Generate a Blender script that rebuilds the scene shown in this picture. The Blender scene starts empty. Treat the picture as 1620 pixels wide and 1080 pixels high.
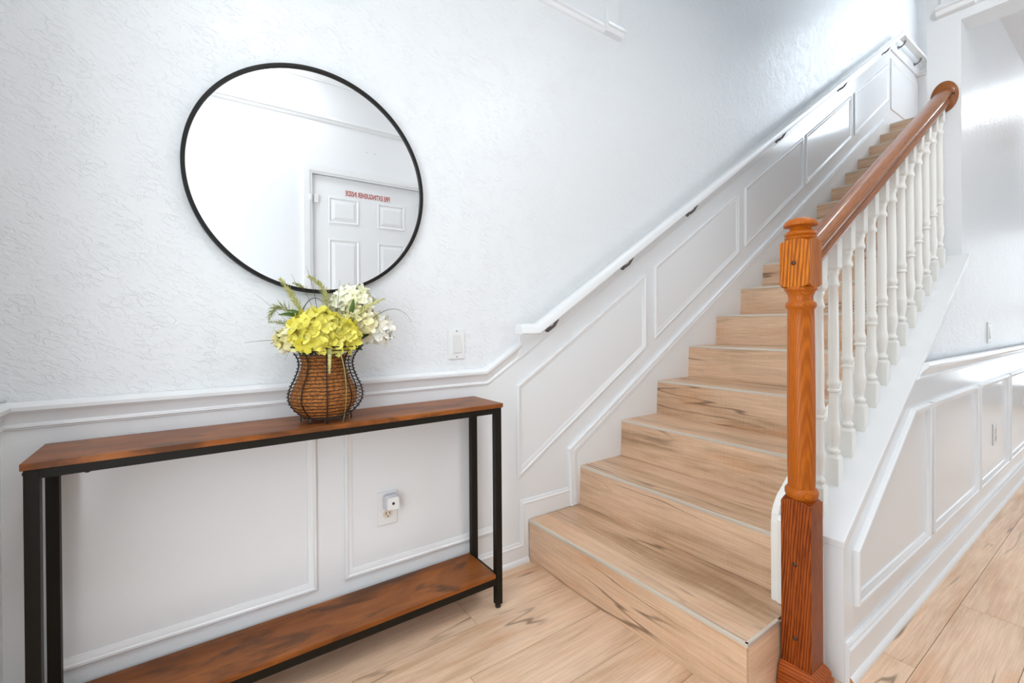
import bpy, bmesh, math, random
from mathutils import Vector, Matrix
random.seed(7)
S = bpy.context.scene
COL = S.collection
PI = math.pi

# ------------------------------------------------------------------ camera
cam_d = bpy.data.cameras.new('camera')
cam = bpy.data.objects.new('camera', cam_d); COL.objects.link(cam)
F_PX, YAW, CY, PITCH, ROLL = 718.849, 0.6126, 515.586, -0.00409, -0.00684
Fv = Vector((math.sin(YAW)*math.cos(PITCH), math.cos(YAW)*math.cos(PITCH), math.sin(PITCH)))
R0 = Vector((math.cos(YAW), -math.sin(YAW), 0)); U0 = R0.cross(Fv)
Rv = R0*math.cos(ROLL) + U0*math.sin(ROLL); Uv = -R0*math.sin(ROLL) + U0*math.cos(ROLL)
cam.matrix_world = Matrix(((Rv.x, Uv.x, -Fv.x, 0), (Rv.y, Uv.y, -Fv.y, 0), (Rv.z, Uv.z, -Fv.z, 1.0), (0, 0, 0, 1)))
cam_d.sensor_width = 36.0; cam_d.lens = 36.0*F_PX/1620.0
cam_d.shift_y = -(540.0-CY)/1620.0
cam_d.clip_start = 0.02
S.camera = cam

# ------------------------------------------------------------------ view, world
S.view_settings.view_transform = 'Standard'; S.view_settings.look = 'None'
S.view_settings.gamma = 1.0; S.view_settings.use_curve_mapping = False
S.view_settings.exposure = 0.15
W = bpy.data.worlds.new('world'); S.world = W; W.use_nodes = True
W.node_tree.nodes['Background'].inputs[0].default_value = (0.75, 0.87, 1.0, 1)
W.node_tree.nodes['Background'].inputs[1].default_value = 1.0

# lamp strengths (the lamps themselves are built further down)
ENTRY_LAMP = 24.0
STAIR_FILL_LAMP = 32.0
HALL_LAMP = 40.0
UP_LAMP = 30.0
WINDOW_UP = 6.8
WINDOW_HALL = 3.0
WINDOW_SIDE = 2.9
ENTRY_FILL = 4.6
WARM = (0.94, 0.975, 1.0); COOL = (0.80, 0.90, 1.0); NEUT = (0.86, 0.94, 1.0)

# ------------------------------------------------------------------ materials
def mat(name, color=(0.8, 0.8, 0.8), rough=0.5, metal=0.0, coat=0.0, spec=0.5):
    m = bpy.data.materials.new(name); m.use_nodes = True
    b = m.node_tree.nodes['Principled BSDF']
    b.inputs['Base Color'].default_value = (*color, 1); b.inputs['Roughness'].default_value = rough
    b.inputs['Metallic'].default_value = metal; b.inputs['Coat Weight'].default_value = coat
    b.inputs['Coat Roughness'].default_value = 0.12
    b.inputs['Specular IOR Level'].default_value = spec
    return m
def nd(m, t, **kw):
    n = m.node_tree.nodes.new(t)
    for k, v in kw.items(): setattr(n, k, v)
    return n
def lk(m, a, b): m.node_tree.links.new(a, b)
def ramp(m, fac, stops, interp='LINEAR'):
    r = nd(m, 'ShaderNodeValToRGB'); r.color_ramp.interpolation = interp
    while len(r.color_ramp.elements) < len(stops): r.color_ramp.elements.new(0.5)
    for e, (p, c) in zip(r.color_ramp.elements, stops):
        e.position = p; e.color = (*c, 1) if len(c) == 3 else c
    lk(m, fac, r.inputs[0]); return r.outputs[0]
def g(v): return (v, v, v)
def s2l(r, gg, b):
    f = lambda c: (c/255/12.92) if c/255 <= 0.04045 else (((c/255)+0.055)/1.055)**2.4
    return (f(r), f(gg), f(b))
def math_n(m, op, a, b=None, c=None):
    n = nd(m, 'ShaderNodeMath', operation=op)
    for i, v in enumerate((a, b, c)):
        if v is None: continue
        if isinstance(v, (int, float)): n.inputs[i].default_value = v
        else: lk(m, v, n.inputs[i])
    return n.outputs[0]
def noise(m, vec, scale, detail=3, rough=0.5, dist=0.0):
    n = nd(m, 'ShaderNodeTexNoise'); n.inputs['Scale'].default_value = scale; n.inputs['Detail'].default_value = detail
    n.inputs['Roughness'].default_value = rough; n.inputs['Distortion'].default_value = dist
    lk(m, vec, n.inputs['Vector']); return n.outputs['Fac']
def mapping(m, vec, scale, rot=(0, 0, 0), loc=(0, 0, 0)):
    n = nd(m, 'ShaderNodeMapping'); n.inputs['Scale'].default_value = scale
    n.inputs['Rotation'].default_value = rot; n.inputs['Location'].default_value = loc
    lk(m, vec, n.inputs['Vector']); return n.outputs[0]
def mixc(m, fac, a, b, mode='MIX'):
    n = nd(m, 'ShaderNodeMix', data_type='RGBA', blend_type=mode)
    if isinstance(fac, (int, float)): n.inputs[0].default_value = fac
    else: lk(m, fac, n.inputs[0])
    for i, v in ((6, a), (7, b)):
        if isinstance(v, tuple): n.inputs[i].default_value = (*v[:3], 1)
        else: lk(m, v, n.inputs[i])
    return n.outputs[2]
def bump(m, h, strength, dist):
    b = nd(m, 'ShaderNodeBump'); b.inputs['Strength'].default_value = strength; b.inputs['Distance'].default_value = dist
    lk(m, h, b.inputs['Height']); lk(m, b.outputs[0], m.node_tree.nodes['Principled BSDF'].inputs['Normal'])
def objvec(m, rnd=True):
    tc = nd(m, 'ShaderNodeTexCoord')
    if not rnd: return tc.outputs['Object'], None
    oi = nd(m, 'ShaderNodeObjectInfo')
    mul = nd(m, 'ShaderNodeVectorMath', operation='SCALE'); mul.inputs[0].default_value = (37.3, 51.7, 23.9)
    lk(m, oi.outputs['Random'], mul.inputs['Scale'])
    add = nd(m, 'ShaderNodeVectorMath', operation='ADD'); lk(m, tc.outputs['Object'], add.inputs[0]); lk(m, mul.outputs[0], add.inputs[1])
    return add.outputs[0], oi.outputs['Random']

WALLC = (0.835, 0.85, 0.862)
def knockdown(name, scale, strength, rough):
    m = mat(name, WALLC, rough)
    v, _ = objvec(m, False)
    v2 = mapping(m, mapping(m, v, (1, 1, 1), rot=(0, -0.45, 0)), (0.72, 1.0, 1.7))
    a = noise(m, v2, scale, 3.0, 0.55, 0.6)
    p = ramp(m, a, [(0.44, g(0)), (0.50, g(0.85)), (0.62, g(1.0))])
    c = noise(m, v, scale*0.28, 2, 0.5)
    gate = ramp(m, c, [(0.36, g(0.15)), (0.62, g(1))])
    h = math_n(m, 'MULTIPLY', p, gate)
    f = noise(m, v, 260, 2, 0.5)
    h = math_n(m, 'MULTIPLY_ADD', f, 0.06, h)
    bump(m, h, strength, 0.0022)
    return m
M_KNOCK = knockdown('wall_paint_knockdown', 58, 0.66, 0.32)
M_SMOOTH = mat('wall_paint_smooth', WALLC, 0.13)
vv, _ = objvec(M_SMOOTH, False)
bump(M_SMOOTH, math_n(M_SMOOTH, 'MULTIPLY_ADD', noise(M_SMOOTH, vv, 5, 2), 1.5, noise(M_SMOOTH, vv, 180, 2)), 0.10, 0.0012)
M_TRIM = mat('trim_paint', (0.86, 0.87, 0.878), 0.26)
M_CREAM = mat('baluster_paint', (0.87, 0.85, 0.80), 0.26)
M_CEIL = mat('ceiling_paint', (0.82, 0.82, 0.82), 0.7)
M_PLATE = mat('white_plastic', (0.84, 0.84, 0.83), 0.3)
M_IVORY = mat('ivory_plastic', (0.78, 0.70, 0.60), 0.35)
M_GREYPL = mat('grey_translucent_plastic', (0.62, 0.62, 0.66), 0.35)
M_DARK = mat('dark_slot', (0.02, 0.02, 0.02), 0.5)
M_BLACK = mat('black_brown_metal', s2l(22, 17, 9), 0.5, 0.0, 0.0, 0.25)
M_FRAME = mat('mirror_frame_black', s2l(24, 21, 18), 0.45, 0.0, 0.0, 0.25)
M_MIRROR = mat('mirror_glass', (0.93, 0.935, 0.94), 0.0, 1.0)
M_CHROME = mat('brushed_nickel', (0.45, 0.45, 0.46), 0.3, 1.0)
M_ALU = mat('aluminium_edge_trim', (0.70, 0.64, 0.55), 0.32, 0.35)
M_WIRE = mat('rusty_wire', s2l(50, 34, 26), 0.5, 0.4)
M_RED = mat('red_lettering', s2l(176, 24, 22), 0.6, 0, 0, 0.2)
M_BRACKET = mat('grey_bracket_metal', (0.16, 0.16, 0.17), 0.35, 0.7)
M_RUBBER = mat('black_rubber', (0.015, 0.015, 0.015), 0.6)
M_JOINT = mat('plank_joint', s2l(120, 90, 62), 0.7)

def plank_wood(name, axis, light, mid, dark, crack, rough=0.36):
    m = mat(name, light, rough)
    v, rnd = objvec(m)
    def sc(al, ac):
        s = [ac, ac, ac]; s[axis] = al; return tuple(s)
    tone = noise(m, mapping(m, v, sc(1.1, 5.5)), 1.0, 3, 0.5, 0.5)
    fig = noise(m, mapping(m, v, sc(2.2, 26)), 1.0, 6, 0.62, 0.9)
    fine = noise(m, mapping(m, v, sc(7, 190)), 1.0, 3, 0.6, 0.2)
    saw = noise(m, mapping(m, v, sc(190, 9)), 1.0, 2, 0.5)
    f = math_n(m, 'MULTIPLY_ADD', tone, 0.75, math_n(m, 'MULTIPLY', fig, 0.55))
    f = math_n(m, 'MULTIPLY_ADD', math_n(m, 'SUBTRACT', rnd, 0.5), 0.10, f)
    c = ramp(m, f, [(0.44, dark), (0.55, mid), (0.66, light), (0.84, tuple(min(1, x*1.12) for x in light))])
    warm = noise(m, mapping(m, v, sc(2.2, 9), loc=(3, 7, 1)), 1.0, 2, 0.5)
    c = mixc(m, ramp(m, warm, [(0.56, g(0)), (0.72, g(0.5))]), c, s2l(214, 156, 108))
    c = mixc(m, math_n(m, 'MULTIPLY', ramp(m, fine, [(0.42, g(1)), (0.6, g(0))]), 0.28), c, mid, 'MULTIPLY')
    c = mixc(m, math_n(m, 'MULTIPLY', ramp(m, saw, [(0.50, g(0)), (0.62, g(1))]), 0.035), c, (1, 0.95, 0.88))
    # thin dark cracks
    cn = noise(m, mapping(m, v, sc(1.0, 12), loc=(11, 2, 5)), 1.0, 2, 0.5, 0.0)
    d = math_n(m, 'ABSOLUTE', math_n(m, 'SUBTRACT', cn, 0.5))
    line = ramp(m, d, [(0.0, g(1)), (0.006, g(0.8)), (0.016, g(0))])
    gate = ramp(m, noise(m, mapping(m, v, sc(1.8, 3.5), loc=(5, 9, 2)), 1.0, 2), [(0.49, g(0)), (0.58, g(1))])
    k = math_n(m, 'MULTIPLY', line, gate)
    c = mixc(m, math_n(m, 'MULTIPLY', k, 0.75), c, crack)
    lk(m, c, m.node_tree.nodes['Principled BSDF'].inputs['Base Color'])
    h = math_n(m, 'MULTIPLY_ADD', k, -1.2, math_n(m, 'MULTIPLY', fine, 0.5))
    bump(m, h, 0.25, 0.0012)
    return m
PL = (s2l(234, 202, 172), s2l(218, 182, 148), s2l(188, 153, 118), s2l(104, 78, 58))
M_PLANK_X = plank_wood('vinyl_plank_floor', 0, *PL)
RZ = (s2l(224, 191, 160), s2l(206, 172, 140), s2l(174, 140, 108), s2l(92, 66, 46))
M_PLANK_Y = plank_wood('vinyl_plank_stair', 1, *RZ)

def oak(name, axis, light, dark, band=1.0, coat=0.08, rot=0.0):
    m = mat(name, light, 0.40, 0, coat, 0.22)
    v, rnd = objvec(m)
    if rot: v = mapping(m, v, (1, 1, 1), rot=(0, rot, 0))
    def sc(al, ac):
        s = [ac, ac, ac]; s[axis] = al; return tuple(s)
    warp = noise(m, mapping(m, v, sc(2.2, 20)), 1.0, 3, 0.5, 0.6)
    w = nd(m, 'ShaderNodeTexWave', wave_type='BANDS', bands_direction='DIAGONAL')
    w.inputs['Scale'].default_value = 0.85*band; w.inputs['Distortion'].default_value = 4.0
    w.inputs['Detail'].default_value = 3; w.inputs['Detail Scale'].default_value = 0.8
    lk(m, mapping(m, v, sc(6, 80)), w.inputs['Vector'])
    f = math_n(m, 'MULTIPLY_ADD', warp, 0.55, math_n(m, 'MULTIPLY', w.outputs['Fac'], 0.45))
    pore = noise(m, mapping(m, v, sc(14, 420)), 1.0, 2, 0.6)
    c = ramp(m, f, [(0.22, dark), (0.42, tuple(0.5*(a+b) for a, b in zip(light, dark))), (0.62, light), (0.85, tuple(min(1, x*1.18) for x in light))])
    c = mixc(m, ramp(m, pore, [(0.36, g(0.65)), (0.50, g(0))]), c, dark)
    lk(m, c, m.node_tree.nodes['Principled BSDF'].inputs['Base Color'])
    bump(m, pore, 0.10, 0.0008)
    return m
M_OAK = oak('honey_oak_upright', 2, s2l(206, 118, 24), s2l(134, 62, 8))
M_OAKSHAFT = oak('honey_oak_turned', 2, s2l(186, 98, 18), s2l(160, 80, 12), 1.6)
M_OAKTRIM = oak('honey_oak_trim', 1, s2l(176, 86, 20), s2l(128, 56, 10), 0.8)
M_OAKDARK = oak('honey_oak_base', 2, s2l(160, 76, 18), s2l(92, 34, 6), 1.3)
M_OAKRAIL = oak('honey_oak_rail', 0, s2l(162, 96, 44), s2l(104, 54, 20), 1.2, 0.40, 0.528)
M_OAKLIGHT = mat('bare_oak_wood', s2l(196, 140, 82), 0.5)
M_PLUG = mat('dark_wood_plug', s2l(74, 42, 22), 0.35)

def rustic(name):
    m = mat(name, s2l(140, 78, 38), 0.36, 0, 0, 0.3)
    v, _ = objvec(m, False)
    t = noise(m, mapping(m, v, (3.2, 9, 9)), 1.0, 4, 0.55, 0.8)
    gr = noise(m, mapping(m, v, (5, 110, 110)), 1.0, 3, 0.6)
    f = math_n(m, 'MULTIPLY_ADD', gr, 0.25, math_n(m, 'MULTIPLY', t, 0.85))
    c = ramp(m, f, [(0.34, s2l(90, 46, 16)), (0.50, s2l(126, 68, 24)), (0.66, s2l(154, 88, 34)), (0.80, s2l(170, 106, 50))])
    b = noise(m, mapping(m, v, (4.2, 13, 13), loc=(2.3, 1.2, 4)), 1.0, 5, 0.6, 0.5)
    c = mixc(m, ramp(m, b, [(0.53, g(0)), (0.64, g(0.72))]), c, s2l(66, 40, 22))
    lk(m, c, m.node_tree.nodes['Principled BSDF'].inputs['Base Color'])
    bump(m, gr, 0.08, 0.0006)
    return m
M_RUSTIC = rustic('rustic_brown_board')

def rope_mat():
    m = mat('woven_rope', s2l(150, 88, 34), 0.75)
    v, _ = objvec(m, False)
    a = noise(m, mapping(m, v, (110, 110, 230)), 1.0, 3, 0.6, 0.5)
    c = ramp(m, a, [(0.32, s2l(96, 52, 16)), (0.5, s2l(160, 96, 36)), (0.7, s2l(198, 134, 62))])
    lk(m, c, m.node_tree.nodes['Principled BSDF'].inputs['Base Color'])
    bump(m, a, 0.8, 0.004)
    return m
M_ROPE = rope_mat()
def petal_mat(name, base, tip):
    m = mat(name, base, 0.55)
    v, rnd = objvec(m)
    a = noise(m, v, 30, 2)
    c = ramp(m, math_n(m, 'MULTIPLY_ADD', rnd, 0.5, math_n(m, 'MULTIPLY', a, 0.5)), [(0.25, base), (0.75, tip)])
    lk(m, c, m.node_tree.nodes['Principled BSDF'].inputs['Base Color'])
    m.node_tree.nodes['Principled BSDF'].inputs['Subsurface Weight'].default_value = 0.25
    m.node_tree.nodes['Principled BSDF'].inputs['Subsurface Radius'].default_value = (0.01, 0.01, 0.006)
    return m
M_YELLOW = petal_mat('yellow_green_petal', s2l(216, 204, 62), s2l(238, 230, 124))
M_CREAMP = petal_mat('cream_petal', s2l(240, 238, 196), s2l(250, 248, 232))
M_PALE = petal_mat('pale_yellow_petal', s2l(236, 228, 150), s2l(248, 240, 214))
M_WHITEP = petal_mat('white_petal', s2l(244, 240, 222), s2l(252, 250, 244))
M_LEAF = mat('green_leaf', s2l(78, 104, 34), 0.45)
M_LEAFD = mat('dark_green_leaf', s2l(52, 74, 22), 0.45)
M_SPRIG = mat('pale_sprig_green', s2l(204, 202, 134), 0.6)
M_SPRIG2 = mat('fern_sprig_green', s2l(172, 176, 120), 0.6)
M_BLADE = mat('dark_grass_blade', s2l(74, 82, 46), 0.55)
def emis(name, col, st):
    m = bpy.data.materials.new(name); m.use_nodes = True; nt = m.node_tree
    for n in list(nt.nodes): nt.nodes.remove(n)
    o = nt.nodes.new('ShaderNodeOutputMaterial'); e = nt.nodes.new('ShaderNodeEmission')
    e.inputs[0].default_value = (*col, 1); e.inputs[1].default_value = st
    nt.links.new(e.outputs[0], o.inputs[0]); return m

# ------------------------------------------------------------------ mesh helpers
class MB:
    def __init__(s): s.v = []; s.f = []
    def add(s, vs, fs):
        o = len(s.v); s.v += [tuple(p) for p in vs]; s.f += [tuple(i+o for i in q) for q in fs]; return s
    def box(s, x0, x1, y0, y1, z0, z1):
        vs = [(x, y, z) for x in (x0, x1) for y in (y0, y1) for z in (z0, z1)]
        return s.add(vs, [(0, 1, 3, 2), (4, 6, 7, 5), (0, 4, 5, 1), (2, 3, 7, 6), (0, 2, 6, 4), (1, 5, 7, 3)])
    def prism(s, poly, fn, a, b):
        n = len(poly); vs = [fn(p, a) for p in poly] + [fn(p, b) for p in poly]
        return s.add(vs, [tuple(range(n)), tuple(range(2*n-1, n-1, -1))] + [(i, i+n, (i+1) % n+n, (i+1) % n) for i in range(n)])
    def xz(s, poly, y0, y1): return s.prism(poly, lambda p, y: (p[0], y, p[1]), y0, y1)
    def lathe(s, prof, c=(0, 0, 0), n=24, M=None):
        vs = []; k = len(prof)
        for r, z in prof:
            for i in range(n):
                a = 2*PI*i/n; p = Vector((r*math.cos(a), r*math.sin(a), z))
                if M: p = M @ p
                vs.append((p[0]+c[0], p[1]+c[1], p[2]+c[2]))
        fs = [(j*n+i, j*n+(i+1) % n, (j+1)*n+(i+1) % n, (j+1)*n+i) for j in range(k-1) for i in range(n)]
        fs += [tuple(range(n-1, -1, -1)), tuple((k-1)*n+i for i in range(n))]
        return s.add(vs, fs)
    def tube(s, pts, r, n=6, closed=False, cap=True):
        pts = [Vector(p) for p in pts]; k = len(pts); vs = []; up = None
        rr = r if isinstance(r, (list, tuple)) else [r]*k
        for i, p in enumerate(pts):
            if closed: t = pts[(i+1) % k]-pts[i-1]
            else: t = pts[min(i+1, k-1)]-pts[max(i-1, 0)]
            t.normalize()
            if up is None:
                up = Vector((0, 0, 1)) if abs(t.z) < 0.9 else Vector((1, 0, 0))
            up = (up-t*up.dot(t)).normalized(); sd = t.cross(up)
            for j in range(n):
                a = 2*PI*j/n; q = p+(up*math.cos(a)+sd*math.sin(a))*rr[i]; vs.append(tuple(q))
        m = k if closed else k-1
        fs = [(i*n+j, i*n+(j+1) % n, ((i+1) % k)*n+(j+1) % n, ((i+1) % k)*n+j) for i in range(m) for j in range(n)]
        if not closed and cap: fs += [tuple(range(n-1, -1, -1)), tuple((k-1)*n+j for j in range(n))]
        return s.add(vs, fs)
    def sweep(s, path, prof, fn, closed=False):
        """path: 2D points in a wall plane; profile: (u inward/left-normal offset, v out of the wall)"""
        k = len(path); vs = []; P = [Vector(p) for p in path]; n = len(prof)
        segs = []
        for i in range(k if closed else k-1):
            d = (P[(i+1) % k]-P[i]).normalized(); segs.append(Vector((-d.y, d.x)))
        for i in range(k):
            if closed: n1, n2 = segs[i-1], segs[i]
            else: n1, n2 = segs[max(i-1, 0)], segs[min(i, k-2)]
            m = (n1+n2)/(1+n1.dot(n2))
            for u, v in prof: q = P[i]+m*u; vs.append(fn(q, v))
        m = k if closed else k-1
        fs = [(i*n+j, i*n+(j+1) % n, ((i+1) % k)*n+(j+1) % n, ((i+1) % k)*n+j) for i in range(m) for j in range(n)]
        if not closed: fs += [tuple(range(n-1, -1, -1)), tuple((k-1)*n+j for j in range(n))]
        return s.add(vs, fs)
    def mesh(s, name, m, smooth=None):
        me = bpy.data.meshes.new(name); me.from_pydata(s.v, [], s.f); me.validate()
        bm = bmesh.new(); bm.from_mesh(me); bmesh.ops.recalc_face_normals(bm, faces=bm.faces)
        if smooth is not None:
            for f in bm.faces: f.smooth = True
            for e in bm.edges:
                if len(e.link_faces) == 2: e.smooth = e.calc_face_angle(0) < math.radians(smooth)
        bm.to_mesh(me); bm.free()
        if m: me.materials.append(m)
        return me

def obj(name, mb, m=None, parent=None, smooth=None, bevel=0.0, loc=None):
    me = mb.mesh(name, m, smooth) if isinstance(mb, MB) else mb
    o = bpy.data.objects.new(name, me); COL.objects.link(o)
    if loc is not None: o.location = loc
    if parent is not None:
        o.parent = parent
        if loc is None: o.matrix_parent_inverse = parent.matrix_world.inverted()
    if bevel:
        b = o.modifiers.new('bevel', 'BEVEL'); b.width = bevel; b.segments = 2; b.limit_method = 'ANGLE'; b.angle_limit = 0.6
    return o
def thing(name, label, cat, loc, group=None):
    o = bpy.data.objects.new(name, None); COL.objects.link(o); o.location = loc; o.empty_display_size = 0.05
    o.matrix_world = Matrix.Translation(loc)
    o['label'] = label; o['category'] = cat
    if group: o['group'] = group
    return o
def tag(o, label, cat, group=None):
    o['label'] = label; o['category'] = cat
    if group: o['group'] = group
    return o
def struct(name, mb, m, smooth=None, bevel=0.0):
    o = obj(name, mb, m, None, smooth, bevel); o['kind'] = 'structure'; return o

# ------------------------------------------------------------------ key dimensions
D = 1.5451            # main wall plane (faces -Y)
XL = -0.367           # left end wall
YR = -0.18            # closet wall behind the camera (faces +Y)
XB = 1.70             # end of the entry ceiling, stairwell opens above
X1, RUN, RISE, NS = 1.1755, 0.2818, 0.1744, 17
XC, YO, YI = 2.928, 0.525, 0.646   # hall wall end, outer and inner faces
YK = 0.500            # face of knee wall wainscot
ZL = NS*RISE          # landing height
XF = 6.64             # far wall of landing
ZC = 2.74             # entry ceiling
ZT = 5.4
WALL = lambda q, v: (q[0], D-v, q[1])
HALL = lambda q, v: (q[0], YK-v, q[1])
HALLU = lambda q, v: (q[0], YO-v, q[1])
BACK = lambda q, v: (q[0], YR+v, q[1])
FARW = lambda q, v: (XF-v, q[0], q[1])
LEFTW = lambda q, v: (XL+v, q[0], q[1])
HEAD = lambda q, v: (XC-v, q[0], q[1])
nose_x = lambda n: (X1-0.018) if n == 1 else X1+RUN*(n-1)

# ------------------------------------------------------------------ room shell
fl = struct('floor', MB().box(XL-0.1, 8.1, -2.3, D+0.1, -0.08, -0.006), M_JOINT)
PWID = 0.18
pm = MB().box(0, 1.2185, 0, PWID-0.0014, -0.0055, 0).mesh('plank', M_PLANK_X)
row = 0
offs = {13: -0.6, 14: -1.0, 15: -0.3, 16: -0.75, 17: -0.15, 18: -0.9, 19: -0.4, 20: -0.66, 21: -0.2, 0: -0.62, 1: -0.05, 2: -0.46, 3: -0.183, 4: -0.70, 5: -0.92, 6: -0.34, 7: -1.05, 8: -0.18, 9: -0.78, 10: -0.5, 11: -0.2, 12: -0.9}
y = 1.484
while y > -2.3:
    x = offs[row] - 0.4
    while x < 8.0:
        x0, x1 = max(x, XL+0.002), min(x+1.2185, 7.99)
        y0, y1 = max(y, -2.195), min(y+PWID-0.0014, D-0.004)
        hidden = (y0 > 0.66 and x0 > 1.25) or (y1 < -0.2 and x1 < 1.6)
        if y0 < -0.2: x0 = max(x0, 1.702)
        if x1-x0 > 0.05 and y1-y0 > 0.01 and not hidden:
            if x1-x0 > 1.2 and y1-y0 > PWID-0.002:
                obj('plank', pm, None, fl, loc=(x0, y0, 0))
            else:
                obj('plank', MB().box(0, x1-x0, 0, y1-y0, -0.0055, 0), M_PLANK_X, fl, loc=(x0, y0, 0))
        x += 1.22
    y -= PWID; row += 1

wl = struct('wall_left', MB().box(XL-0.1, 8.1, D, D+0.1, -0.05, ZT), M_KNOCK)
# smooth painted lower part of the main wall (under rail, backer and along the stairs)
zb = lambda x: 0.854+0.6205*(x-1.1126)
obj('smooth_wainscot', MB().xz([(XL, 0.0), (XF, 0.0), (XF, 3.78), (5.7187, 3.78), (1.1126, 0.92), (0.95, 0.80), (XL, 0.80)], D-0.002, D), M_SMOOTH, wl)
CHAIR = [(0, 0), (0, 0.010), (0.004, 0.018), (0.012, 0.0225), (0.021, 0.0215), (0.028, 0.0150), (0.034, 0.010), (0.050, 0.0075), (0.0525, 0.006), (0.0545, 0.0095), (0.0610, 0.0105), (0.0635, 0.006), (0.0665, 0.006), (0.0690, 0.0)]
neg = lambda pr: [(-u, v) for u, v in pr]
ch = obj('chair_rail', MB().sweep([(XL, 0.8262), (0.9438, 0.8262), (1.1130, 0.9290)], neg(CHAIR), WALL), M_TRIM, wl, smooth=35)
obj('chair_rail_backer', MB().xz([(1.1126, 0.854), (5.7187, 3.7155), (XF, 3.7155), (XF, 3.812), (5.69, 3.812), (1.1126, 0.949)], D-0.016, D-0.0015), M_TRIM, wl, bevel=0.002)
PANEL = [(0, 0), (0, 0.009), (0.003, 0.0125), (0.009, 0.0130), (0.012, 0.0100), (0.017, 0.0088), (0.021, 0.0055), (0.026, 0.0045), (0.028, 0)]
def frame(fn, quad, parent, prof=PANEL):
    return obj('panel_molding', MB().sweep(quad, prof, fn, True), M_TRIM, parent, smooth=30)
# counter-clockwise outlines
frame(WALL, [(-0.292, 0.160), (0.318, 0.160), (0.318, 0.676), (-0.292, 0.676)], wl)
frame(WALL, [(0.404, 0.164), (1.004, 0.164), (1.004, 0.676), (0.404, 0.676)], wl)
for xa, xb in ((1.1025, 1.937), (2.010, 2.855), (2.934, 3.772), (3.826, 4.712), (4.782, 5.664)):
    zt = lambda x: 0.745+0.6165*(x-1.1042)
    zl = lambda x: 0.354+0.622*(x-1.1010)
    frame(WALL, [(xa, zl(xa)), (xb, zl(xb)), (xb, zt(xb)), (xa, zt(xa))], wl)
frame(WALL, [(5.734, 3.126), (6.58, 3.126), (6.58, 3.632), (5.734, 3.632)], wl)
# baseboard, stepping up on to the first tread
BASEP = [(0, 0), (0, 0.006), (0.006, 0.009), (0.010, 0.0085), (0.014, 0.013), (0.020, 0.013), (0.022, 0.011), (0.0880, 0.011), (0.0880, 0)]
bb = struct('baseboard_left', MB().sweep([(XL, 0.088), (1.1135, 0.088), (1.1135, 0.262), (1.398, 0.262)],
            [(-u, v) for u, v in [(0, 0), (0, 0.006), (0.006, 0.009), (0.010, 0.0085), (0.014, 0.013), (0.020, 0.013), (0.022, 0.011), (0.0435, 0.011), (0.0435, 0)]], WALL), M_TRIM, 30)
obj('baseboard_face', MB().xz([(XL, 0), (1.1572, 0), (1.1572, 0.1746), (1.398, 0.1746), (1.398, 0.222), (1.148, 0.222), (1.148, 0.046), (XL, 0.046)], D-0.0108, D-0.001), M_TRIM, bb)
SHOE = [(0.0, 0), (0.0, 0.0225), (0.006, 0.0225), (0.013, 0.020), (0.018, 0.016), (0.020, 0.010), (0.020, 0)]
obj('shoe_molding', MB().sweep([(XL, 0.0), (1.1550, 0.0)], SHOE, WALL), M_TRIM, bb, smooth=35)
# stair skirt board with its cap moulding
sk = struct('trim_1', MB().xz([(1.402, 0.1746), (1.402, 0.438), (5.4824, 2.964), (5.684, 2.964), (5.684, 2.60), (1.46, 0.02), (1.402, 0.02)], D-0.012, D-0.001), M_TRIM)
SKC = [(0, 0), (0, 0.014), (0.004, 0.020), (0.013, 0.021), (0.017, 0.0150), (0.022, 0.0155), (0.024, 0.019), (0.038, 0.0185), (0.043, 0.0125), (0.043, 0)]
obj('skirt_cap_molding', MB().sweep([(1.3935, 0.1755), (1.3825, 0.4365), (5.4824, 2.9615)], neg(SKC), WALL), M_TRIM, sk, smooth=30)

# picture rail and crown in the entry
BELT = [(0, 0), (0, 0.012), (0.010, 0.014), (0.013, 0.020), (0.022, 0.022), (0.026, 0.014), (0.036, 0.012), (0.042, 0.007), (0.046, 0)]
def shift(pr, d): return [(u, v+d if v > 0 else v) for u, v in pr]
t2 = struct('trim_2', MB().sweep([(XL, 2.446), (1.640, 2.446)], neg(BELT), WALL), M_TRIM, 30)
obj('rail_return', MB().sweep([(1.632, 2.452), (1.752, 2.452)], neg(shift([(u*1.1, v*1.2) for u, v in BELT], 0.018)), WALL), M_TRIM, t2, smooth=30)
obj('pilaster_strip', MB().xz([(1.642, 2.44), (1.733, 2.44), (1.733, ZC), (1.642, ZC)], D-0.018, D-0.001), M_TRIM, t2, bevel=0.003)
obj('smooth_frieze', MB().xz([(XL, 2.42), (1.65, 2.42), (1.65, ZC), (XL, ZC)], D-0.003, D-0.0005), M_SMOOTH, t2)
CROWN = [(0, 0), (0, 0.085), (0.012, 0.085), (0.018, 0.074), (0.040, 0.064), (0.070, 0.032), (0.082, 0.018), (0.092, 0.016), (0.098, 0.008), (0.105, 0.008), (0.105, 0)]
struct('trim_3', MB().sweep([(XL, ZC-0.001), (1.640, ZC-0.001)], neg(CROWN), WALL), M_TRIM, 30)

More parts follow.
